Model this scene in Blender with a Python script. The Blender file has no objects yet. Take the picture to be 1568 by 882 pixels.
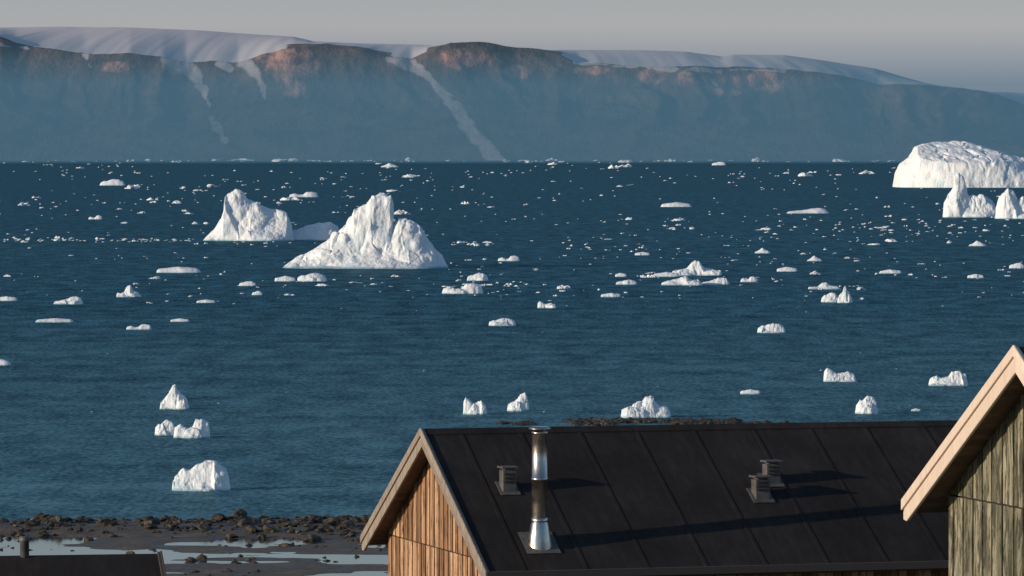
import bpy, bmesh, math, random
import numpy as np
from mathutils import Vector, Matrix
random.seed(7)
F = 7708.0          # focal length in image pixels, as in the ice and mountain tables
CAMH = 25.0
HOR = 238.0  # horizon row in image pixels

scene = bpy.context.scene
scene.view_settings.view_transform = 'Standard'
scene.view_settings.look = 'None'
scene.view_settings.exposure = 0

# ------------------------------------------------------------------ noise
def _h(ix, iy, seed):
    n = (ix.astype(np.int64)*374761393 + iy.astype(np.int64)*668265263 + seed*974634777) & 0xFFFFFFFF
    n = ((n ^ (n >> 13))*1274126177) & 0xFFFFFFFF
    n = ((n ^ (n >> 15))*668265263) & 0xFFFFFFFF
    return ((n ^ (n >> 16)) & 0xFFFF)/65535.0
def vn(x, y, seed=0):
    x = np.asarray(x, float); y = np.asarray(y, float)
    ix = np.floor(x); iy = np.floor(y)
    fx = x-ix; fy = y-iy
    fx = fx*fx*fx*(fx*(fx*6-15)+10); fy = fy*fy*fy*(fy*(fy*6-15)+10)
    a = _h(ix, iy, seed); b = _h(ix+1, iy, seed); c = _h(ix, iy+1, seed); d = _h(ix+1, iy+1, seed)
    return (a*(1-fx)+b*fx)*(1-fy)+(c*(1-fx)+d*fx)*fy*1.0
def fbm(x, y, seed=0, o=4):
    s = 0; a = 1; t = 0
    for i in range(o):
        s = s+a*(vn(x, y, seed+i*17)*2-1); t += a
        x = x*2.03+3.1; y = y*2.03+1.7; a *= .5
    return s/t
def ridged(x, y, seed=0, o=4):
    s = 0; a = 1; t = 0
    for i in range(o):
        s = s+a*(1-np.abs(vn(x, y, seed+i*17)*2-1)*2); t += a
        x = x*2.03+3.1; y = y*2.03+1.7; a *= .5
    return s/t
def sstep(a, b, x):
    t = np.clip((x-a)/(b-a), 0, 1); return t*t*(3-2*t)

# ------------------------------------------------------------------ mesh helpers
def np_mesh(name, V, Q, mat=None, smooth=True, attrs=None):
    V = np.asarray(V, np.float32); Q = np.asarray(Q, np.int32); k = Q.shape[1]
    me = bpy.data.meshes.new(name)
    me.vertices.add(len(V)); me.vertices.foreach_set('co', V.ravel())
    me.loops.add(Q.size); me.loops.foreach_set('vertex_index', Q.ravel())
    me.polygons.add(len(Q))
    me.polygons.foreach_set('loop_start', np.arange(0, Q.size, k, dtype=np.int32))
    me.polygons.foreach_set('loop_total', np.full(len(Q), k, np.int32))
    me.update(calc_edges=True)
    me.polygons.foreach_set('use_smooth', np.full(len(Q), smooth, bool))
    if attrs:
        for n, a in attrs.items():
            at = me.attributes.new(n, 'FLOAT', 'POINT'); at.data.foreach_set('value', np.asarray(a, np.float32).ravel())
    me.validate()
    ob = bpy.data.objects.new(name, me); scene.collection.objects.link(ob)
    if mat: me.materials.append(mat)
    return ob
def grid_quads(nx, ny):
    i = np.arange((nx-1)*(ny-1)); r = i//(nx-1); c = i % (nx-1)
    a = r*nx+c
    return np.stack([a, a+1, a+1+nx, a+nx], 1)

class MB:
    """polygon soup builder in local coords with a per-part random value"""
    def __init__(s): s.v = []; s.f = []; s.r = []
    def prism(s, poly, axis, a, b, rnd=0.5):
        n = len(poly); o = len(s.v)
        for t in (a, b):
            for p in poly:
                if axis == 'x': s.v.append((t, p[0], p[1]))
                elif axis == 'y': s.v.append((p[0], t, p[1]))
                else: s.v.append((p[0], p[1], t))
                s.r.append(rnd)
        s.f.append(list(range(o, o+n))[::-1]); s.f.append(list(range(o+n, o+2*n)))
        for i in range(n):
            j = (i+1) % n
            s.f.append([o+i, o+j, o+n+j, o+n+i])
    def box(s, x0, x1, y0, y1, z0, z1, rnd=0.5):
        s.prism([(x0, y0), (x1, y0), (x1, y1), (x0, y1)], 'z', z0, z1, rnd)
    def lathe(s, prof, cx, cy, n=32, rnd=.5):
        o = len(s.v)
        for (r, z) in prof:
            for i in range(n):
                a = 2*math.pi*i/n
                s.v.append((cx+r*math.cos(a), cy+r*math.sin(a), z)); s.r.append(rnd)
        for k in range(len(prof)-1):
            for i in range(n):
                j = (i+1) % n
                s.f.append([o+k*n+i, o+k*n+j, o+(k+1)*n+j, o+(k+1)*n+i])
    def make(s, name, mat, parent=None, smooth=False, bevel=0):
        me = bpy.data.meshes.new(name); me.from_pydata(s.v, [], s.f)
        bm = bmesh.new(); bm.from_mesh(me); bmesh.ops.recalc_face_normals(bm, faces=bm.faces); bm.to_mesh(me); bm.free()
        at = me.attributes.new('rnd', 'FLOAT', 'POINT'); at.data.foreach_set('value', s.r)
        if smooth:
            for p in me.polygons: p.use_smooth = True
        me.materials.append(mat)
        ob = bpy.data.objects.new(name, me); scene.collection.objects.link(ob)
        if parent: ob.parent = parent
        if bevel:
            m = ob.modifiers.new('b', 'BEVEL'); m.width = bevel; m.segments = 1; m.limit_method = 'ANGLE'
        return ob

# ------------------------------------------------------------------ material helpers
class NT:
    def __init__(s, name):
        s.m = bpy.data.materials.new(name); s.m.use_nodes = True
        s.t = s.m.node_tree; s.b = s.t.nodes['Principled BSDF']; s.out = s.t.nodes['Material Output']
        s.co = s.n('ShaderNodeTexCoord').outputs['Object']
    def n(s, ty, **k):
        x = s.t.nodes.new(ty)
        for a, b in k.items(): setattr(x, a, b)
        return x
    def l(s, a, b): s.t.links.new(a, b)
    def mapping(s, sc, rot=(0, 0, 0), src=None):
        m = s.n('ShaderNodeMapping'); s.l(src or s.co, m.inputs[0]); m.inputs['Scale'].default_value = sc; m.inputs['Rotation'].default_value = rot
        return m.outputs[0]
    def noise(s, vec, scale, detail=4, rough=.55, dist=0):
        x = s.n('ShaderNodeTexNoise'); s.l(vec, x.inputs['Vector']); x.inputs['Scale'].default_value = scale
        x.inputs['Detail'].default_value = detail; x.inputs['Roughness'].default_value = rough; x.inputs['Distortion'].default_value = dist
        return x.outputs['Fac']
    def ramp(s, f, stops):
        x = s.n('ShaderNodeValToRGB'); s.l(f, x.inputs[0]); e = x.color_ramp.elements
        e[0].position = stops[0][0]; e[0].color = tuple(stops[0][1])+(1,)
        e[1].position = stops[-1][0]; e[1].color = tuple(stops[-1][1])+(1,)
        for p, c in stops[1:-1]:
            q = e.new(p); q.color = tuple(c)+(1,)
        return x.outputs[0]
    def mix(s, f, a, b, mode='MIX'):
        x = s.n('ShaderNodeMix', data_type='RGBA', blend_type=mode)
        for sock, v in ((x.inputs[0], f), (x.inputs[6], a), (x.inputs[7], b)):
            if isinstance(v, (int, float)): sock.default_value = v
            elif isinstance(v, tuple): sock.default_value = v+(1,) if len(v) == 3 else v
            else: s.l(v, sock)
        return x.outputs[2]
    def math(s, op, a, b=0.0, clamp=False):
        x = s.n('ShaderNodeMath', operation=op, use_clamp=clamp)
        for i, v in enumerate((a, b)):
            if isinstance(v, (int, float)): x.inputs[i].default_value = v
            else: s.l(v, x.inputs[i])
        return x.outputs[0]
    def attr(s, n):
        x = s.n('ShaderNodeAttribute', attribute_name=n); return x.outputs['Fac']
    def bump(s, h, strength=.5, dist=.1, normal=None):
        x = s.n('ShaderNodeBump'); s.l(h, x.inputs['Height'])
        if isinstance(strength, (int, float)): x.inputs['Strength'].default_value = strength
        else: s.l(strength, x.inputs['Strength'])
        x.inputs['Distance'].default_value = dist
        if normal: s.l(normal, x.inputs['Normal'])
        return x.outputs[0]
    def set(s, col=None, rough=None, metal=None, spec=None, normal=None):
        for k, v in (('Base Color', col), ('Roughness', rough), ('Metallic', metal), ('Specular IOR Level', spec), ('Normal', normal)):
            if v is None: continue
            if isinstance(v, tuple): s.b.inputs[k].default_value = v+(1,)
            elif isinstance(v, (int, float)): s.b.inputs[k].default_value = v
            else: s.l(v, s.b.inputs[k])
        return s.m

# ---- sea : body colour with ripple lights and darks painted in + a limited rough reflection (wind-roughened surface)
m = NT('sea_water')
streak = m.noise(m.mapping((.010, .08, 1), (0, 0, .06)), 1, 4, .6, .5)
w0 = m.noise(m.mapping((.20, .07, 1)), 1, 6, .78)
w1 = m.noise(m.mapping((2.0, .60, 1)), 1, 4, .7, .2)
h = m.math('ADD', m.math('MULTIPLY', w1, .6), m.math('MULTIPLY', w0, 1.2))
f = m.math('ADD', m.math('MULTIPLY', w1, .55), m.math('MULTIPLY', w0, .45))
f = m.math('ADD', f, m.math('MULTIPLY', m.math('SUBTRACT', streak, .5), .10))
col = m.ramp(f, [(.40, (.002, .024, .042)), (.5, (.009, .070, .114)), (.60, (.034, .175, .25))])
sx = m.n('ShaderNodeSeparateXYZ'); m.l(m.co, sx.inputs[0])
mr = m.n('ShaderNodeMapRange'); m.l(sx.outputs['Y'], mr.inputs[0]); mr.inputs[1].default_value = 340; mr.inputs[2].default_value = 850; mr.inputs[3].default_value = 1; mr.inputs[4].default_value = 0
shal = m.math('MULTIPLY', mr.outputs[0], m.math('ADD', .30, m.math('MULTIPLY', streak, .7)))
col = m.mix(shal, col, m.ramp(f, [(.40, (.035, .11, .145)), (.60, (.12, .26, .31))]))
dif = m.n('ShaderNodeBsdfDiffuse'); gl = m.n('ShaderNodeBsdfGlossy'); ms = m.n('ShaderNodeMixShader')
nn = m.bump(h, .6, .5)
m.l(col, dif.inputs['Color']); gl.inputs['Roughness'].default_value = .28; gl.inputs['Color'].default_value = (.8, .95, 1, 1)
m.l(nn, gl.inputs['Normal']); m.l(m.ramp(f, [(.4, (.03,)*3), (.6, (.13,)*3)]), ms.inputs[0])
m.l(dif.outputs[0], ms.inputs[1]); m.l(gl.outputs[0], ms.inputs[2]); m.l(ms.outputs[0], m.out.inputs['Surface'])
m.t.nodes.remove(m.b); sea_mat = m.m

# ---- pool water
m = NT('pool_water')
pool_mat = m.set(col=(.02, .03, .035), rough=.08, spec=.8, normal=m.bump(m.noise(m.co, 3, 2), .06, .02))

# ---- ice
def ice_material(name, s, zl=None):
    m = NT(name)
    zl = zl or 1/s
    gn = m.n('ShaderNodeNewGeometry'); g = gn.outputs['Position']
    sx = m.n('ShaderNodeSeparateXYZ'); m.l(g, sx.inputs[0]); z = sx.outputs['Z']
    a = m.noise(m.co, .3*s, 5, .6, .3)
    b = m.noise(m.mapping((1, 1, 1.3)), 1.3*s, 5, .65, .2)
    v = m.n('ShaderNodeTexVoronoi', feature='DISTANCE_TO_EDGE'); m.l(m.mapping((1, 1, .8)), v.inputs['Vector']); v.inputs['Scale'].default_value = .4*s
    crack = m.math('MINIMUM', v.outputs['Distance'], .06)
    col = m.ramp(a, [(.3, (.62, .73, .80)), (.48, (.79, .83, .86)), (.7, (.90, .89, .88))])
    wl = m.ramp(m.math('ADD', z, m.math('MULTIPLY', a, .6*zl)), [(min(.6, .3*zl), (1, 1, 1)), (min(.95, .8*zl), (0, 0, 0))])
    col = m.mix(wl, col, (.20, .42, .48))
    pt = m.ramp(gn.outputs['Pointiness'], [(.44, (0, 0, 0)), (.50, (1, 1, 1))])   # bluer, darker colour in the crevices
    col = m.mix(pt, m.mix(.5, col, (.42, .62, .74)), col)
    n = m.bump(crack, .35, 1.0/s); n = m.bump(b, .42, .5/s, n)
    return m.set(col=col, rough=.6, spec=.3, normal=n)
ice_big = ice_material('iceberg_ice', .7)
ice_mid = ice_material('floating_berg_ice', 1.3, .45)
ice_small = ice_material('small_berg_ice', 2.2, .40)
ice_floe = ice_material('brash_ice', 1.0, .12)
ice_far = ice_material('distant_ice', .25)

# ---- mountains
m = NT('mountain_rock')
sn = m.attr('snow'); rd = m.attr('red')
a = m.noise(m.mapping((1/300, 1/300, 1/90)), 1, 6, .65)
b = m.noise(m.mapping((1/70, 1/200, 1/200)), 1, 5, .65)
rock = m.ramp(a, [(.3, (.05, .045, .042)), (.55, (.10, .085, .075)), (.75, (.17, .13, .105))])
redc = m.ramp(b, [(.38, (.13, .07, .055)), (.5, (.36, .19, .135)), (.62, (.62, .35, .25))])
c = m.mix(rd, rock, redc)
snf = m.math('ADD', sn, m.math('MULTIPLY', m.math('SUBTRACT', b, .5), .4))
snm = m.ramp(snf, [(.35, (0, 0, 0)), (.9, (1, 1, 1))])
c = m.mix(snm, c, (.68, .63, .64))
inv = m.math('MULTIPLY', m.math('SUBTRACT', 1.0, snm, True), .6)
mount_mat = m.set(col=c, rough=.9, spec=.05, normal=m.bump(m.math('ADD', a, b), inv, 30))

# ---- ground
m = NT('shore_ground')
a = m.noise(m.co, .35, 6, .6); b = m.noise(m.co, 3, 5, .7)
mud = m.ramp(m.math('ADD', m.math('MULTIPLY', a, .5), m.math('MULTIPLY', b, .5)), [(.35, (.03, .024, .018)), (.5, (.085, .064, .045)), (.65, (.16, .125, .09))])
sx = m.n('ShaderNodeSeparateXYZ'); m.l(m.co, sx.inputs[0])
up = m.ramp(m.math('MULTIPLY', sx.outputs['Z'], .25), [(.3, (0, 0, 0)), (.8, (1, 1, 1))])
tun = m.ramp(b, [(.35, (.05, .055, .025)), (.65, (.12, .105, .06))])
ground_mat = m.set(col=m.mix(up, mud, tun), rough=m.ramp(a, [(.4, (.45,)*3), (.6, (.85,)*3)]), normal=m.bump(b, .6, .12))
m = NT('wet_rock')
a = m.noise(m.co, 1.6, 6, .65); b = m.noise(m.co, 9, 4, .6)
c = m.ramp(a, [(.35, (.014, .012, .010)), (.55, (.045, .036, .024)), (.74, (.15, .115, .07))])
rock_mat = m.set(col=c, rough=.62, spec=.4, normal=m.bump(b, .6, .06))

# ---- wood etc.
def wood(name, stops, dark, dstr, grain=1.0, rough=.75, rw=.35, d0=.47, d1=.6):
    m = NT(name); r = m.attr('rnd')
    off = m.n('ShaderNodeVectorMath', operation='ADD'); cx = m.n('ShaderNodeCombineXYZ')
    for i in range(3): m.l(m.math('MULTIPLY', r, 17.0+9*i), cx.inputs[i])
    m.l(m.co, off.inputs[0]); m.l(cx.outputs[0], off.inputs[1]); v = off.outputs[0]
    g = m.noise(m.mapping((18*grain, 18*grain, 1.0), src=v), 1, 6, .75, .6)
    p = m.noise(m.mapping((6, 6, 1.3), src=v), 1, 6, .75, 1.2)
    f = m.math('ADD', m.math('MULTIPLY', g, 1-rw), m.math('MULTIPLY', r, rw))
    c = m.ramp(f, stops)
    d = m.ramp(m.math('ADD', m.math('MULTIPLY', p, .6), m.math('MULTIPLY', g, .4)), [(d0, (0, 0, 0)), (d1, (1, 1, 1))])
    c = m.mix(m.math('MULTIPLY', d, dstr), c, dark)
    return m.set(col=c, rough=rough, spec=.25, normal=m.bump(g, .5, .012))
larch = wood('weathered_larch', [(.25, (.13, .065, .035)), (.45, (.33, .185, .10)), (.65, (.58, .37, .22))], (.05, .028, .018), .9, d0=.49, d1=.58)
greenwood = wood('peeling_green_boards', [(.25, (.11, .105, .07)), (.5, (.25, .235, .16)), (.7, (.40, .36, .26))], (.035, .036, .026), .92, d0=.46, d1=.53)
trim_grey = wood('weathered_trim', [(.2, (.18, .145, .12)), (.6, (.30, .25, .21)), (.9, (.42, .36, .30))], (.10, .08, .06), .7, .4)
trim_cream = wood('cream_trim', [(.2, (.56, .46, .38)), (.6, (.70, .59, .50)), (.9, (.78, .68, .59))], (.44, .34, .27), .45, .4)
soffit_m = wood('soffit_boards', [(.2, (.09, .06, .045)), (.8, (.20, .14, .10))], (.05, .035, .03), .5)
m = NT('black_roofing_felt')
a = m.noise(m.co, .7, 5, .6, .3); b = m.noise(m.mapping((9, 2, 2)), 1, 4, .7); g2 = m.noise(m.co, 160, 2, .6)
c = m.ramp(m.math('ADD', m.math('MULTIPLY', a, .6), m.math('MULTIPLY', b, .4)), [(.35, (.014, .012, .0115)), (.52, (.024, .0205, .0195)), (.70, (.044, .037, .034))])
felt = m.set(col=c, rough=.8, spec=.15, normal=m.bump(m.math('ADD', m.math('MULTIPLY', g2, .3), a), .4, .04))
m = NT('brown_roof_edge')
felt_edge = m.set(col=(.055, .045, .04), rough=.7)
m = NT('stainless_steel')
a = m.noise(m.mapping((3, 3, 6)), 1, 4, .6)
steel = m.set(col=(.58, .52, .47), rough=m.ramp(a, [(.3, (.22,)*3), (.7, (.42,)*3)]), metal=1.0)
m = NT('galvanised_metal')
a = m.noise(m.co, 6, 4, .6)
galv = m.set(col=m.ramp(a, [(.3, (.07, .07, .068)), (.7, (.15, .145, .14))]), rough=.6, metal=.3)
m = NT('dark_louvre'); louv = m.set(col=(.02, .02, .02), rough=.8)

def sea_pt(px, py):  # image pixel to its point on the sea plane
    Y = CAMH*F/(py-HOR); return (px-784)/F*Y, Y

# ------------------------------------------------------------------ sea
S = 70000
xs = np.array([-S, -3000, -600, 600, 3000, S]); ys = np.array([-3000, 0, 400, 3000, 12000, 80000])
XX, YY = np.meshgrid(xs, ys)
np_mesh('sea', np.stack([XX.ravel(), YY.ravel(), np.zeros(XX.size)], 1), grid_quads(len(xs), len(ys)), sea_mat, False)

# ------------------------------------------------------------------ mountains
rim_t = np.array([(-600,70),(-200,58),(-60,52),(0,58),(25,68),(70,76),(130,84),(200,82),(250,88),(285,98),(330,96),(365,96),(400,86),(430,77),(470,71),(500,71),(540,76),(590,87),(630,90),(655,78),(690,66),(730,64),(775,70),(830,77),(858,84),(885,96),(950,101),(1020,104),(1100,103),(1190,106),(1250,111),(1300,119),(1345,129),(1400,130),(1450,133),(1500,140),(1540,151),(1568,162),(1640,190),(1760,215),(2200,225)], float)
ice_t = np.array([(-600,40),(-60,42),(0,42),(100,41),(200,43),(300,47),(400,54),(450,57),(480,64),(560,67),(640,69),(690,72),(800,82),(850,76),(950,77),(1050,80),(1105,87),(1122,84),(1200,85),(1260,93),(1340,106),(1400,123),(1430,131),(1470,142),(1500,141),(1540,141),(1600,146),(1760,170),(2200,200)], float)
nx, ny = 1100, 260
mx = np.linspace(-6500, 6500, nx); my = np.concatenate([np.linspace(24900, 26900, 190), np.linspace(26925, 33500, ny-190)])
X, Y = np.meshgrid(mx, my)
img_x = 784+X*F/Y  # image column of each vertex, in pixels
yr = 26500+260*fbm(X/900, X*0, 5, 3)
rimz = 25+(HOR-np.interp(img_x, rim_t[:, 0], rim_t[:, 1]))/F*yr + 9*fbm(X/120, Y*0+1, 8, 3)
icez = 25+(HOR-np.interp(img_x, ice_t[:, 0], ice_t[:, 1]))/F*29500
t = (Y-25000)/(yr-25000)
gx = X + (1-np.clip(t, 0, 1))*420*fbm(X/800, Y/900, 33, 2) + 60*fbm(X/200, Y/160, 34, 3)
prof = np.where(t < .66, .55*np.clip(t, -.1, 1)/.66, 0)
prof = np.where(t >= .66, .55+.45*np.clip((t-.66)/.34, 0, 1)**.85, prof)
gul = ridged(gx/900, Y/2600, 21, 3)*.6+ridged(gx/240, Y/900, 22, 4)*.42*sstep(.3, .8, t)
env = np.clip(np.sin(np.pi*np.clip(t, 0, 1))**.7, 0, 1)
Z = rimz*prof + env*90*(gul-.15)
past = sstep(1.0, 1+3000/1500, t)
zb = rimz+(icez-rimz)*np.clip((Y-yr)/3000, 0, 1)**.75
zb = np.where(icez > rimz*29500/26500-40, zb, rimz-10*past)
Z = np.where(t > 1, zb, Z)
Z = np.where(t < 0, -20, Z)
img_y = HOR-(Z-25)*F/Y  # image row of each vertex; snow and red masks use image coordinates
snow = np.where(t > 1.02, 1.0, 0.0)*np.where((img_x > 655) & (img_x < 860) & (Y < yr+900), 0.0, 1.0)
snow = np.where((img_x > 440) & (img_x < 600) & (Y < yr+500), snow*.2, snow)
def stroke(pts):
    M = np.zeros_like(X)
    for (x0, y0, w0), (x1, y1, w1) in zip(pts[:-1], pts[1:]):
        dx, dy = x1-x0, y1-y0
        k = np.clip(((img_x-x0)*dx+(img_y-y0)*dy)/(dx*dx+dy*dy), 0, 1)
        d = np.hypot(img_x-x0-k*dx, img_y-y0-k*dy); w = w0+(w1-w0)*k
        M = np.maximum(M, 1-sstep(w*.45, w*1.3, d+6*fbm(X/90, Y/90, 61, 3)))
    return M
front = (t <= 1.03)
for st, amp in (([(270,88,30),(292,108,15),(312,135,8),(322,165,3)], .68), ([(340,98,12),(352,108,8)], .7), ([(372,92,14),(392,112,11),(403,132,6),(405,150,3)], .68),
           ([(600,90,12),(632,100,14),(655,118,5),(680,145,9),(702,172,14),(722,202,15),(745,230,13),(762,246,13)], .66),
           ([(325,182,10),(345,215,6)], .5), ([(-20,68,6),(40,74,3)], .8), ([(132,86,5),(138,102,3)], .8), ([(880,96,3),(1040,106,3)], .7), ([(1040,106,3),(1200,108,3)], .6)):
    snow = np.where(front, np.maximum(snow, stroke(st)*amp), snow)
red = np.zeros_like(X)  # reddish rock, with warm sunlight on the cliffs painted into its colour
for (cx, cy, rx, ry) in ((440,98,46,26),(450,135,18,16),(272,108,12,16),(700,90,36,16),(790,110,22,12),(745,92,16,14),(1000,116,26,14),(1045,122,18,14),(1100,128,14,18),(1128,130,10,16),(1172,122,30,20),(180,102,30,8),(905,108,30,8)):
    q = ((img_x-cx)/rx)**2+((img_y-cy)/ry)**2
    red = np.maximum(red, 1-sstep(.35, 1.2, q+.9*fbm(X/70, Y/200, 71, 3)))
red = np.where(front, np.maximum(red, .18*sstep(.66, .9, t)), .35)
np_mesh('mountains', np.stack([X.ravel(), Y.ravel(), Z.ravel()], 1), grid_quads(nx, ny), mount_mat, True, {'snow': snow, 'red': red})

# ------------------------------------------------------------------ haze: a box over the outer fjord, its glow standing in for airlight
hm = bpy.data.materials.new('sea_haze'); hm.use_nodes = True
t_ = hm.node_tree; t_.nodes.clear()
out = t_.nodes.new('ShaderNodeOutputMaterial'); ab = t_.nodes.new('ShaderNodeVolumeAbsorption'); em = t_.nodes.new('ShaderNodeEmission'); ad = t_.nodes.new('ShaderNodeAddShader')
SIG = 1.1e-4
ab.inputs['Color'].default_value = (0, 0, 0, 1); ab.inputs['Density'].default_value = SIG
em.inputs['Color'].default_value = (.078, .172, .25, 1); em.inputs['Strength'].default_value = SIG
t_.links.new(ab.outputs[0], ad.inputs[0]); t_.links.new(em.outputs[0], ad.inputs[1]); t_.links.new(ad.outputs[0], out.inputs['Volume'])
b = MB(); b.box(-12000, 12000, 14500, 26200, -30, 395); b.make('haze_layer', hm)

# ------------------------------------------------------------------ icebergs
def berg(name, Xc, Yc, parts, depth, mat, nx=60, ny=40, warp=.06, crag=.05, seed=1, cuts=7, grooves=.03, chunk=.05):
    """parts: list of dict(sil=[(x,h)..] metres, y=offset, d=depth, p=front profile exponent, cliff=0)"""
    x0 = min(p['sil'][0][0] for p in parts); x1 = max(p['sil'][-1][0] for p in parts)
    W = x1-x0; H = max(q[1] for p in parts for q in p['sil'])
    gx = np.linspace(x0-W*.08, x1+W*.08, nx); gy = np.linspace(-depth*.62, depth*.62, ny)
    X, Y = np.meshgrid(gx, gy)
    s = max(H, W*.25)
    r = np.random.default_rng(seed)
    Z = np.full_like(X, -H); top = np.full_like(X, -H)
    for n_, pt in enumerate(parts):
        sil = np.array(pt['sil'], float); sd = seed+n_*101; dp = pt['d']
        wx = X+warp*s*fbm(X/s*1.3, Y/s*1.3, sd, 2)
        wy = Y-pt.get('y', 0)+warp*2.5*s*fbm(X/s*1.1, Y/s*.8, sd+9, 3)
        Sx = np.interp(wx, sil[:, 0], sil[:, 1], left=-.3*H, right=-.3*H)
        a0, a1 = sil[0, 0], sil[-1, 0]
        xn = (wx-(a0+a1)/2)/((a1-a0)/2)
        dd = dp/2*(.45+.55*np.sqrt(np.clip(1-xn**2, 0, 1)))
        v = wy/dd
        vf = np.where(v < 0, np.abs(v)**pt.get('p', 2.4), np.abs(v)**pt.get('pb', 1.7))
        Zp = np.where(Sx > 0, Sx*(1-vf), -.3*H)
        cl = pt.get('cliff', 0)
        if cl:
            hp = sil[:, 1].max()
            tp = hp*cl+(wy+dp*.46)*(1-cl)*hp/(dp*.42)+.05*hp*fbm(X/s*1.2, Y/s*1.2, sd+41, 3)
            Zp = np.minimum(Zp, np.maximum(tp, hp*.15))
        Z = np.maximum(Z, Zp); top = np.maximum(top, Sx)
    Z0 = Z
    keepf = .35+.65*sstep(-.30*depth, -.04*depth, Y)
    for k in range(cuts):
        xk = r.uniform(x0, x1); yk = r.uniform(-.48, -.12)*depth; q = r.uniform(-1.5, 1.5); ms = r.uniform(.8, 3.0); rr = r.uniform(.3, .9)
        pl = H*rr+ms*((Y-yk)+q*(X-xk))
        Z = np.minimum(Z, np.maximum(pl, Z0*keepf))
    mask = np.clip(Z/(H*.25), 0, 1)
    if chunk:
        K = 70; kx = r.uniform(x0, x1, K); ky = r.uniform(-depth/2, depth/2, K); ko = r.uniform(-1, 1, K)
        jx0 = X+.12*s*fbm(X/s*4, Y/s*4, seed+51, 3); jy0 = Y+.12*s*fbm(X/s*4, Y/s*4, seed+52, 3)
        D = np.sqrt((jx0[..., None]-kx)**2+(jy0[..., None]-ky)**2)
        idx = np.argpartition(D, 1, -1)[..., :2]; dd2 = np.take_along_axis(D, idx, -1); sw = dd2[..., 0] > dd2[..., 1]
        i0 = np.where(sw, idx[..., 1], idx[..., 0]); gap = np.abs(dd2[..., 0]-dd2[..., 1])/s
        Z = Z+mask*chunk*H*(ko[i0]*sstep(0, .10, gap)-.5*(1-sstep(0, .05, gap)))
    Z = Z+mask*crag*H*(fbm(X/s*2.2, Y/s*2.2, seed+3, 4)*1.2-.6*np.abs(fbm(X/s*2.5+.6*Y/s, Y/s*1.6, seed+13, 3)))
    Z = Z-mask*grooves*H*np.clip(ridged(X/s*2.4+.8*Y/s, Y/s*1.2, seed+33, 3), 0, 1)**2
    Z = np.clip(np.minimum(Z, top+.03*H), -.06*H-.3, None)
    jx = .018*s*fbm(X/s*5, Z/s*6, seed+21, 3); jy = .06*s*fbm(X/s*4, Z/s*5, seed+22, 4)
    V = np.stack([(X+jx).ravel(), (Y+jy).ravel(), Z.ravel()], 1)
    Q = grid_quads(nx, ny)
    keep = (Z.ravel()[Q] > -.06*H-.29).any(1)
    Q = Q[keep]
    used = np.unique(Q); mp = -np.ones(len(V), int); mp[used] = np.arange(len(used))
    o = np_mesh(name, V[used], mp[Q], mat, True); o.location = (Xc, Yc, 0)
    return o

def placed(c, base):
    Xc, Yc = sea_pt(c, base); k = Yc/F
    return Xc, Yc, (lambda pts: [((a-c)*k, (base-b)*k) for a, b in pts])

x, y, P = placed(556, 411)
berg('iceberg', x, y+9, [
  dict(sil=P([(429,412),(431,408),(450,393),(480,376),(505,359),(520,352),(536,336),(560,330),(600,345),(640,352),(660,374),(676,393),(684,412)]), d=22, p=1.25, y=1),
  dict(sil=P([(528,412),(532,345),(541,320),(560,314),(567,301),(580,298),(596,299),(600,312),(600,338),(612,412)]), d=11, p=3.2, y=-.5),
  dict(sil=P([(588,412),(597,350),(608,333),(625,334),(640,344),(650,363),(662,380),(672,412)]), d=17, p=3.2, y=-1.5),
  dict(sil=P([(505,412),(525,399),(552,376),(585,362),(615,368),(640,390),(655,402),(662,412)]), d=14, p=1.8, y=-5.5),
  dict(sil=P([(436,412),(446,404),(490,398),(530,402),(540,412)]), d=9, p=3, y=-6),
 ], 28, ice_big, 360, 250, .025, .04, 5, 3, .035, .045)
x, y, P = placed(414, 369)
berg('iceberg', x, y+11, [
  dict(sil=P([(308,370),(314,362),(326,350),(336,333),(340,318),(337,303),(345,294),(356,290),(366,294),(376,304),(388,325),(396,370)]), d=15, p=2.6, y=-1),
  dict(sil=P([(358,370),(364,304),(380,306),(395,314),(420,320),(437,323),(443,343),(449,370)]), d=24, p=5, y=0, cliff=.62),
  dict(sil=P([(436,370),(446,350),(470,345),(490,341),(503,338),(515,346),(518,360),(519,370)]), d=14, p=2.2, y=5),
 ], 30, ice_big, 320, 200, .02, .025, 12, 1, .03, .035)
x, y, P = placed(1512, 287)
berg('iceberg', x, y+45, [
  dict(sil=P([(1378,290),(1380,262),(1386,250),(1400,240),(1408,225),(1430,217),(1470,215),(1500,222),(1530,231),(1568,240),(1610,246),(1640,262),(1646,290)]), d=140, p=6, pb=2.5, cliff=.48),
 ], 150, ice_far, 320, 200, .02, .02, 23, 0, .05, .03)
x, y, P = placed(1487, 333)
berg('iceberg', x, y+6, [
  dict(sil=P([(1446,334),(1447,312),(1453,300),(1461,288),(1463,271),(1470,263),(1478,269),(1483,290),(1490,334)]), d=11, p=2.6),
  dict(sil=P([(1470,334),(1476,296),(1492,297),(1511,301),(1524,311),(1529,334)]), d=15, p=3.5, cliff=.7)], 18, ice_big, 200, 130, .015, .04, 31, 2, .04, .05)
x, y, P = placed(1565, 335)
berg('iceberg', x, y+5, [
  dict(sil=P([(1525,336),(1528,312),(1533,300),(1545,288),(1554,290),(1560,306),(1572,336)]), d=13, p=2.8),
  dict(sil=P([(1545,336),(1553,310),(1572,300),(1590,296),(1602,310),(1606,336)]), d=17, p=3, cliff=.65)], 20, ice_big, 200, 130, .015, .05, 37, 2, .04, .06)

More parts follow.
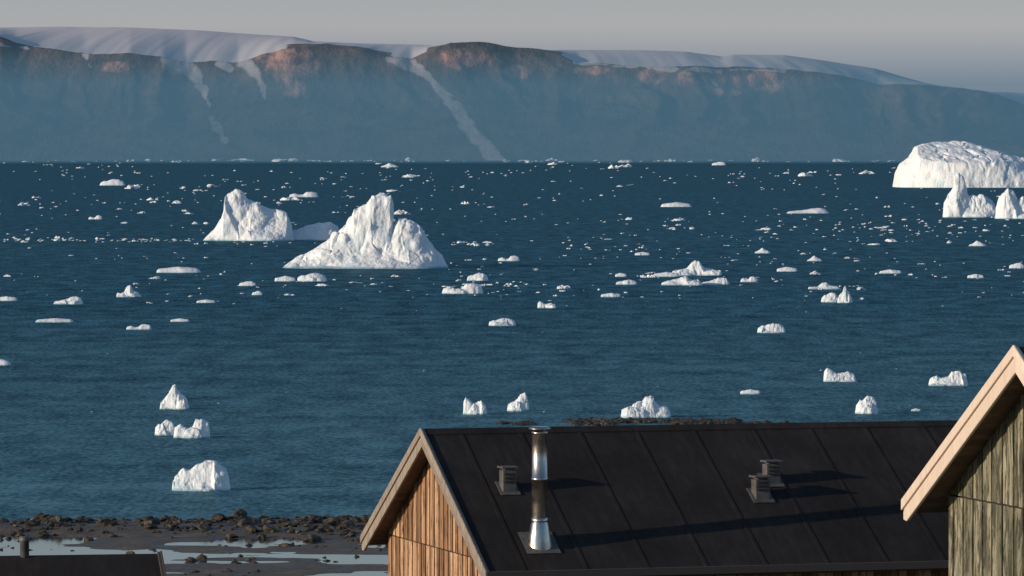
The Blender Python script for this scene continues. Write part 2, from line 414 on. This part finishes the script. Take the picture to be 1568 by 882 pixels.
TY = {
 'peak': [(0,0),(.04,.25),(.2,.45),(.33,.72),(.42,.95),(.5,1),(.58,.8),(.72,.6),(.9,.38),(1,0)],
 'lump': [(0,0),(.04,.5),(.2,.75),(.3,.72),(.4,.88),(.55,1),(.75,.97),(.92,.7),(.97,.4),(1,0)],
 'saddle': [(0,0),(.04,.5),(.2,.7),(.36,.45),(.5,.5),(.6,.95),(.78,1),(.95,.8),(1,0)],
 'hornL': [(0,0),(.02,.7),(.1,1),(.25,.85),(.4,.6),(.55,.65),(.75,.75),(.92,.55),(1,0)],
 'hornR': [(0,0),(.05,.35),(.25,.5),(.45,.7),(.6,.95),(.8,1),(.9,.9),(.95,.5),(1,0)],
 'flat': [(0,0),(.03,.6),(.25,.8),(.5,1),(.7,.85),(.93,.7),(1,0)],
 'shelf': [(0,0),(.03,.3),(.3,.4),(.42,.9),(.55,1),(.65,.55),(.85,.4),(1,0)],
 'massif': [(0,0),(.02,.25),(.15,.45),(.3,.7),(.42,.75),(.5,.95),(.6,1),(.66,.9),(.68,.7),(.78,.55),(.92,.5),(.97,.3),(1,0)],
}
L = [(243,290,627,37,'peak'),(236,268,667,22,'lump'),(264,320,671,28,'saddle'),(262,352,752,42,'lump'),(708,747,635,27,'hornL'),(776,810,630,26,'hornR'),
(952,1028,640,32,'massif'),(1134,1166,604,7,'flat'),(1262,1314,585,20,'hornL'),(1311,1346,634,26,'lump'),(1424,1484,591,21,'saddle'),(1160,1204,510,14,'lump'),
(748,790,499,11,'lump'),(177,216,455,18,'shelf'),(80,126,466,11,'hornR'),(52,112,494,6,'flat'),(192,231,505,8,'saddle'),(238,307,418,9,'flat'),(260,290,493,5,'flat'),
(1258,1286,463,14,'lump'),(1283,1306,464,26,'peak'),(1028,1106,422,22,'shelf'),(1013,1076,437,13,'massif'),(1074,1118,436,10,'hornR'),(1000,1042,424,7,'flat'),
(676,740,450,15,'saddle'),(715,748,430,11,'lump'),(420,453,431,8,'flat'),(454,500,431,12,'lump'),(762,796,400,8,'saddle'),(1205,1271,327,8,'hornR'),(152,191,284,9,'lump'),
(1347,1382,419,6,'flat'),(943,976,436,7,'lump'),(942,960,424,6,'flat'),(823,852,472,10,'hornL'),(-8,26,461,7,'flat'),(-30,15,560,9,'lump'),(1238,1290,443,10,'shelf'),
(1396,1411,630,4,'flat'),(365,392,438,7,'lump'),(385,402,452,6,'lump'),(300,330,464,5,'flat'),(442,487,302,8,'saddle'),(1484,1512,377,8,'peak'),(1236,1260,400,8,'peak'),
(1156,1181,388,8,'peak'),(1134,1160,432,8,'saddle'),(1190,1222,416,7,'flat'),(1546,1570,411,8,'lump'),(1482,1508,426,6,'flat'),(972,996,391,5,'flat'),(920,951,455,6,'flat'),
(1012,1060,317,7,'flat'),(583,611,256,6,'peak'),(1090,1112,253,5,'lump'),(135,156,336,6,'saddle')]
for i, (a, b, base, hh, ty) in enumerate(L):
    Xc, Yc = sea_pt((a+b)/2, base); k = Yc/F; w = (b-a)*k; H = hh*k*1.06
    s = [((u-.5)*w, v*H) for u, v in TY[ty]]
    parts = [dict(sil=s, d=w*.62, p=random.uniform(2, 3.4), y=w*.06)]
    if hh > 9:
        for _ in range(3):
            c0 = random.uniform(-.3, .3)*w; ww = random.uniform(.22, .34)*w; hf = random.uniform(.35, .62)*H
            parts.append(dict(sil=[(max(c0-ww, -.5*w), 0), (c0-ww*.7, hf*.7), (c0-ww*.1, hf), (c0+ww*.6, hf*.75), (min(c0+ww, .5*w), 0)], d=w*random.uniform(.3, .5), p=random.uniform(2, 4), y=-w*random.uniform(.05, .22)))
    res = 130 if hh > 18 else (64 if hh > 9 else 36)
    berg('iceberg', Xc, Yc+w*.25, parts, w*.85, ice_small if Yc < 900 else ice_mid, res, int(res*.75), .05, .06, 100+i*7, 3, .03, .05 if hh > 12 else 0)

# ---- scattered brash ice and small floes (one mesh)
def ico(sub, seed, rough=.35):
    bm = bmesh.new(); bmesh.ops.create_icosphere(bm, subdivisions=sub, radius=1)
    V = np.array([v.co[:] for v in bm.verts]); Fc = np.array([[v.index for v in f.verts] for f in bm.faces]); bm.free()
    r = np.random.default_rng(seed)
    for _ in range(9):
        n = r.normal(size=3); n /= np.linalg.norm(n); d = r.uniform(.55, .85)
        q = V@n; V = np.where((q > d)[:, None], V-(q-d)[:, None]*n, V)
    d = 1+rough*(fbm(V[:, 0]*1.5+seed, V[:, 1]*1.5+V[:, 2]*1.7, seed, 3))
    return V*d[:, None], Fc
def merge(name, temps, items, mat, smooth):
    VV = []; FF = []; o = 0
    for (ti, loc, sc, rot) in items:
        V, Fc = temps[ti]; c, s = math.cos(rot), math.sin(rot)
        P = np.stack([V[:, 0]*c-V[:, 1]*s, V[:, 0]*s+V[:, 1]*c, V[:, 2]], 1)*np.array(sc)+np.array(loc)
        VV.append(P); FF.append(Fc+o); o += len(V)
    return np_mesh(name, np.concatenate(VV), np.concatenate(FF), mat, smooth)
temps = [ico(3, 40+i, .9) for i in range(10)]
items = []
def add_floe(px, py, wpx, hpx):
    Xc, Yc = sea_pt(px, py); k = Yc/F
    w = wpx*k/2; hgt = hpx*k
    n = 1 if wpx < 6 else random.choice((1, 2, 3))
    for j in range(n):
        ww = w*(1 if n == 1 else random.uniform(.4, .75)); hh = hgt*random.uniform(.6, 1)
        items.append((random.randrange(10), (Xc+(0 if n == 1 else random.uniform(-.6, .6)*w), Yc+random.uniform(-1, 1)*w, -.2*hh), (ww, ww*random.uniform(.6, 1), hh), random.uniform(0, 6.28)))
cnt = 0
while cnt < 1300:
    px = random.uniform(-500, 2070); u = random.random()
    py = 247.5+210*u**1.35
    dens = vn(np.array([px/150.]), np.array([py/14.]), 77)[0]
    if random.random() > dens**2*1.7: continue
    wpx = min(26, random.paretovariate(1.6)*2.6)
    add_floe(px, py, wpx, max(1.2, wpx*random.uniform(.12, .30))); cnt += 1
for _ in range(170):
    px = random.uniform(-500, 2070); w = min(34, random.paretovariate(1.3)*4)
    add_floe(px, random.uniform(245.6, 248), w, max(1.2, w*random.uniform(.12, .3)))
for (x0, x1, y0, y1, n, s) in ((0,300,366,371,60,5),(40,130,364,369,14,8),(1150,1568,335,362,60,5),(690,760,371,377,14,8),(860,1000,376,384,14,6),(1000,1200,425,437,26,6),(680,800,436,450,26,6),(1300,1568,395,430,18,6),(150,500,440,470,12,5),(500,640,300,320,14,5),(1180,1568,316,330,20,5),(0,60,350,372,10,8),(720,900,430,475,14,5),(1230,1320,432,466,14,5),(300,420,368,378,14,5),(430,700,405,414,10,4),(1010,1060,345,352,10,7)):
    for _ in range(n):
        w = random.uniform(.5, 1.8)*s
        add_floe(random.uniform(x0, x1), random.uniform(y0, y1), w, w*random.uniform(.16, .34))
for _ in range(45):
    w = random.uniform(1.5, 5); add_floe(random.uniform(-300, 1800), random.uniform(440, 640), w, w*.3)
merge('floating_ice_pieces', temps, items, ice_floe, False)

# ------------------------------------------------------------------ ground sheet and shore
gx = np.concatenate([np.linspace(-700, -62, 40), np.arange(-60, 60.1, .6), np.linspace(62, 700, 40)])
gy = np.concatenate([np.linspace(-300, 270, 90), np.arange(272, 352, .5), np.linspace(354, 460, 20)])
X, Y = np.meshgrid(gx, gy)
pz = np.interp(Y, [-300, -60, 0, 20, 57, 80, 150, 250, 283, 300, 322, 329, 334, 339, 350, 400, 460], [30, 25, 22.4, 21.4, 17.6, 15.4, 8.6, 2.0, .52, .40, .36, .70, .70, .05, -1, -3, -5])
Z = pz+.24*fbm(X/8, Y/5, 4, 4)*sstep(262, 285, Y)+.6*fbm(X/20, Y/20, 6, 4)*(1-sstep(250, 280, Y))+ .12*ridged(X/3, Y/3, 9, 3)*sstep(320, 328, Y)
Z = Z - .6*(sstep(330, 336, Y)*(1-sstep(346, 352, Y)))*(fbm(X/14, Y*0, 12, 3))
np_mesh('ground', np.stack([X.ravel(), Y.ravel(), Z.ravel()], 1), grid_quads(len(gx), len(gy)), ground_mat, True)
def gz(x, y):
    i = min(max(np.searchsorted(gx, x), 1), len(gx)-1); j = min(max(np.searchsorted(gy, y), 1), len(gy)-1)
    return float(Z[j, i])
b = MB(); b.box(-140, 140, 280, 329, .30, .40); b.make('tidal_pool', pool_mat)
rt = [ico(3, 80+i, .5) for i in range(12)]
items = []
def rock(x, y, s):
    z = gz(x, y)
    items.append((random.randrange(12), (x, y, z+s*.1), (s*random.uniform(.8, 1.4), s*random.uniform(.8, 1.2), s*random.uniform(.45, .8)), random.uniform(0, 6.28)))
for _ in range(3600):
    x = random.uniform(-90, 60); y = random.gauss(331.5, 3.6)
    if vn(np.array([x/5.]), np.array([y/2.5]), 5)[0] < random.random()*.6: continue
    rock(x, y, min(.56, random.paretovariate(2.4)*.16))
for _ in range(2200):
    x = random.uniform(-60, 60); y = random.uniform(284, 334)
    if vn(np.array([x/8.]), np.array([y/6.]), 15)[0] < .42+random.random()*.4: continue
    rock(x, y, min(.4, random.paretovariate(2.2)*.09))
merge('shore_rocks', rt, items, rock_mat, False)
items = []
for (x0, x1, yy, n, s) in ((762,822,650,30,.28),(868,1040,646,150,.33),(1040,1128,649,120,.45),(1130,1204,650,26,.25),(880,960,650,40,.25)):
    for _ in range(n):
        px = random.uniform(x0, x1); X_, Y_ = sea_pt(px, yy+random.uniform(-2.5, 2))
        sc = s*random.uniform(.5, 1.3)
        items.append((random.randrange(12), (X_, Y_, 0), (sc*1.6, sc*1.6, sc*.75), random.uniform(0, 6.28)))
merge('reef_rocks', rt, items, rock_mat, False)

# ------------------------------------------------------------------ houses
def house(name, ax, ay, az, ground, theta, Lg, w, sl, wallmat, trim, bw, eo=.45, go=.35, soff=soffit_m, seams=True, bdepth=.26):
    E_ = bpy.data.objects.new(name, None); scene.collection.objects.link(E_)
    E_.location = (ax, ay, ground); E_.rotation_euler = (0, 0, theta)
    H = az-ground; W = w-eo; T = .13
    rz = lambda y: H-sl*abs(y)
    plate = rz(W)-T-.03
    r = MB()
    for sg in (1, -1):
        r.prism([(0, H), (sg*w, rz(w)), (sg*w, rz(w)-T), (0, H-T)], 'x', .045, Lg-.045)
    r.make('roof', felt, E_)
    s = MB()
    for sg in (1, -1):
        for i in range(int(w/.13)):
            y0 = i*.13+.003; y1 = min(y0+.124, w-.01)
            s.prism([(sg*y0, rz(y0)-T-.003), (sg*y1, rz(y1)-T-.003), (sg*y1, rz(y1)-T-.022), (sg*y0, rz(y0)-T-.022)], 'x', .05, Lg-.05, random.random())
    s.make('soffit', soff, E_)
    if seams:
        q = MB(); x = .62
        while x < Lg-.2:
            for sg in (1, -1):
                q.prism([(sg*.05, rz(.05)+.001), (sg*(w-.02), rz(w-.02)+.001), (sg*(w-.02), rz(w-.02)+.009), (sg*.05, rz(.05)+.009)], 'x', x-.03, x+.03)
            x += .98+random.uniform(-.04, .04)
        q.prism([(-.14, rz(.14)+.004), (0, H+.004), (.14, rz(.14)+.004), (.14, rz(.14)+.020), (0, H+.024), (-.14, rz(.14)+.020)], 'x', .05, Lg-.05)
        q.make('roof_seams', felt, E_)
        q = MB()
        for sg in (1, -1):
            q.prism([(sg*(w+.003), rz(w)+.015), (sg*(w+.05), rz(w)+.01), (sg*(w+.05), rz(w)-.10), (sg*(w+.003), rz(w)-.13)], 'x', .0, Lg)
        q.make('gutter', felt_edge, E_)
    bb = MB()
    for xa, xb in ((0, .042), (Lg-.042, Lg)):
        for sg in (1, -1):
            yy = w+.03
            bb.prism([(sg*.001, H+.03), (sg*yy, rz(yy)+.03), (sg*yy, rz(yy)-bdepth*.75), (sg*(yy-.10), rz(yy-.10)-bdepth), (sg*.001, H-bdepth)], 'x', xa, xb, random.random())
    bb.make('barge_boards', trim, E_, bevel=.006)
    bb = MB()
    for xa, xb in ((-.028, -.001), (Lg+.001, Lg+.028)):
        for sg in (1, -1):
            yy = w+.04
            bb.prism([(sg*.001, H+.045), (sg*yy, rz(yy)+.045), (sg*yy, rz(yy)-.085), (sg*.001, H-.085)], 'x', xa, xb, random.random())
    bb.make('verge_trim', trim, E_, bevel=.005)
    c = MB(); c.prism([(-W+.03, -1.5), (W-.03, -1.5), (W-.03, rz(W)-T-.06), (0, H-T-.06), (-W+.03, rz(W)-T-.06)], 'x', go+.03, Lg-go-.03)
    c.make('wall_core', louv, E_)
    g = MB()
    for xg, sg in ((go, 1), (Lg-go, -1)):
        y = -W; i = 0
        while y < W-.01:
            bwi = bw*random.uniform(.85, 1.15)
            y1 = min(y+bwi-.018, W); th = .022+(.014 if i % 2 else 0)
            xa, xb = (xg-th, xg+.028) if sg == 1 else (xg-.028, xg+th)
            g.box(xa, xb, y, y1, -1.0, plate-.014, random.random())
            pts = [(y, plate+.008), (y1, plate+.008), (y1, rz(y1)-T-.025)]
            if y < 0 < y1: pts.append((0, H-T-.025))
            pts.append((y, rz(y)-T-.025))
            g.prism(pts, 'x', xa-.004, xb-.004 if sg == 1 else xb, random.random())
            y += bwi; i += 1
    for sg in (1, -1):
        x = go+.04
        while x < Lg-go-.1:
            x1 = min(x+bw-.012, Lg-go-.04)
            g.box(x, x1, min(sg*(W-.028), sg*(W+.02)), max(sg*(W-.028), sg*(W+.02)), -1.0, rz(W)-T-.04, random.random()); x += bw
    g.make('board_cladding', wallmat, E_, bevel=.003)
    return E_, H, rz

th = math.radians(16.5)
E1, H1, rz1 = house('wooden_house', -1.44, 80, CAMH-4.37, 15.4, th, 15.5, 3.70, .534, larch, trim_grey, .135)
E2, H2, rz2 = house('wooden_house', 5.70, 57, CAMH-2.19, 17.4, math.radians(15.5), 12, 3.66, .540, greenwood, trim_cream, .17, eo=.50, go=.42, bdepth=.27)
E3, H3, rz3 = house('shed', -5.25-.985*9, 75-.174*9, CAMH-5.94, 16.0, math.radians(10), 9, 1.9, .5, larch, felt_edge, .15, seams=False, bdepth=.1)

u, v = 1.05, 3.02
zr = rz1(v)
p = MB()
p.lathe([(.118, zr+.25), (.118, zr+.98), (.128, zr+.985), (.128, zr+1.02), (.118, zr+1.025), (.116, zr+1.70), (.122, zr+1.705), (.122, zr+1.73), (.10, zr+1.735), (.10, zr+1.70)], u, -v, 40)
p.lathe([(.128, zr+.36), (.130, zr+.40), (.118, zr+.405)], u, -v, 40)
p.make('chimney_pipe', steel, E1, True)
p = MB(); p.lathe([(.20, zr-.12), (.195, zr+.0), (.14, zr+.30), (.125, zr+.34)], u, -v, 40); p.make('chimney_cone', steel, E1, True)
p = MB(); p.lathe([(.0, zr+1.82), (.12, zr+1.81), (.17, zr+1.785), (.17, zr+1.775), (.0, zr+1.785)], u, -v, 40)
for a in range(4):
    an = a*math.pi/2+.4; cx, cy = u+.11*math.cos(an), -v+.11*math.sin(an); p.box(cx-.008, cx+.008, cy-.008, cy+.008, zr+1.70, zr+1.79)
p.make('chimney_cap', steel, E1)
p = MB()
def slab(mb, u0, u1, v0, v1, t0, t1):
    mb.prism([(-v0, rz1(v0)+t0), (-v1, rz1(v1)+t0), (-v1, rz1(v1)+t1), (-v0, rz1(v0)+t1)], 'x', u0, u1)
slab(p, u-.27, u+.27, v-.28, v+.26, .012, .020)
p.make('chimney_flashing', galv, E1)
def vent(u, v, w, h):
    zb = rz1(v); p = MB()
    p.prism([(-v-w/2, zb-.25), (-v+w/2, zb-.25), (-v+w/2*.92, zb+h), (-v-w/2*.92, zb+h)], 'x', u-w/2, u+w/2)
    slab(p, u-w*.75, u+w*.75, v-w*.8, v+w*.8, .012, .022)
    p.make('roof_vent', galv, E1, bevel=.006)
    p = MB(); p.box(u-w/2*1.25, u+w/2*1.25, -v-w/2*1.25, -v+w/2*1.25, zb+h+.03, zb+h+.06)
    p.box(u-w*.35, u+w*.35, -v-w*.35, -v+w*.35, zb+h+.001, zb+h+.029)
    p.make('vent_cap', galv, E1, bevel=.005)
    p = MB()
    for k in range(3): p.box(u-w*.36, u+w*.36, -v-w/2-.008, -v-w/2+.02, zb+h*.35+k*.06, zb+h*.35+k*.06+.03)
    p.make('vent_louvres', louv, E1)
vent(.96, 1.60, .22, .30); vent(5.04, 1.92, .24, .27); vent(5.36, 1.52, .23, .27)
p = MB(); zz = H3; p.lathe([(.068, zz-.4), (.068, zz+.20), (.078, zz+.205), (.078, zz+.28), (.0, zz+.285)], 9-2.02, .0, 20); p.make('vent_pipe', galv, E3, True)

# ------------------------------------------------------------------ light
d = Vector((.92, .39, -.205)).normalized()
sun = bpy.data.lights.new('sun', 'SUN'); sun.energy = 4.1; sun.angle = math.radians(.5); sun.color = (1, .82, .62)
so = bpy.data.objects.new('sun', sun); scene.collection.objects.link(so); so.rotation_euler = d.to_track_quat('-Z', 'Y').to_euler(); so.location = (-50, -30, 60)
el = math.asin(-d.z); az = math.atan2(-d.x, -d.y)
w = bpy.data.worlds.new('World'); scene.world = w; w.use_nodes = True
nt = w.node_tree; bg = nt.nodes['Background']; sk = nt.nodes.new('ShaderNodeTexSky'); sk.sky_type = 'NISHITA'; sk.sun_disc = False
sk.sun_elevation = el; sk.sun_rotation = az; sk.air_density = 1.0; sk.dust_density = .6; sk.ozone_density = 2.5
STR = .13
tc = nt.nodes.new('ShaderNodeTexCoord'); sp = nt.nodes.new('ShaderNodeSeparateXYZ'); nt.links.new(tc.outputs['Generated'], sp.inputs[0])
mr = nt.nodes.new('ShaderNodeMapRange'); nt.links.new(sp.outputs['Z'], mr.inputs[0]); mr.inputs[1].default_value = 0; mr.inputs[2].default_value = .22; mr.inputs[3].default_value = .85; mr.inputs[4].default_value = 0
hz = nt.nodes.new('ShaderNodeValToRGB'); nt.links.new(sp.outputs['Z'], hz.inputs[0])   # horizon haze band
e = hz.color_ramp.elements; e[0].position = .015; e[0].color = (.45, .43, .49, 1); e[1].position = .045; e[1].color = (.29, .33, .40, 1)
vm = nt.nodes.new('ShaderNodeVectorMath'); vm.operation = 'SCALE'; nt.links.new(hz.outputs[0], vm.inputs[0]); vm.inputs['Scale'].default_value = 1/STR
mx_ = nt.nodes.new('ShaderNodeMix'); mx_.data_type = 'RGBA'; nt.links.new(mr.outputs[0], mx_.inputs[0]); nt.links.new(sk.outputs[0], mx_.inputs[6]); nt.links.new(vm.outputs[0], mx_.inputs[7])
nt.links.new(mx_.outputs[2], bg.inputs[0]); bg.inputs[1].default_value = STR

# ------------------------------------------------------------------ camera
cam = bpy.data.cameras.new('camera'); co = bpy.data.objects.new('camera', cam); scene.collection.objects.link(co)
cam.sensor_width = 36; cam.lens = F*36/1568; cam.clip_start = 1; cam.clip_end = 200000
co.location = (0, 0, CAMH); co.rotation_euler = (math.radians(90)-math.atan((441-HOR)/F), 0, 0)
scene.camera = co
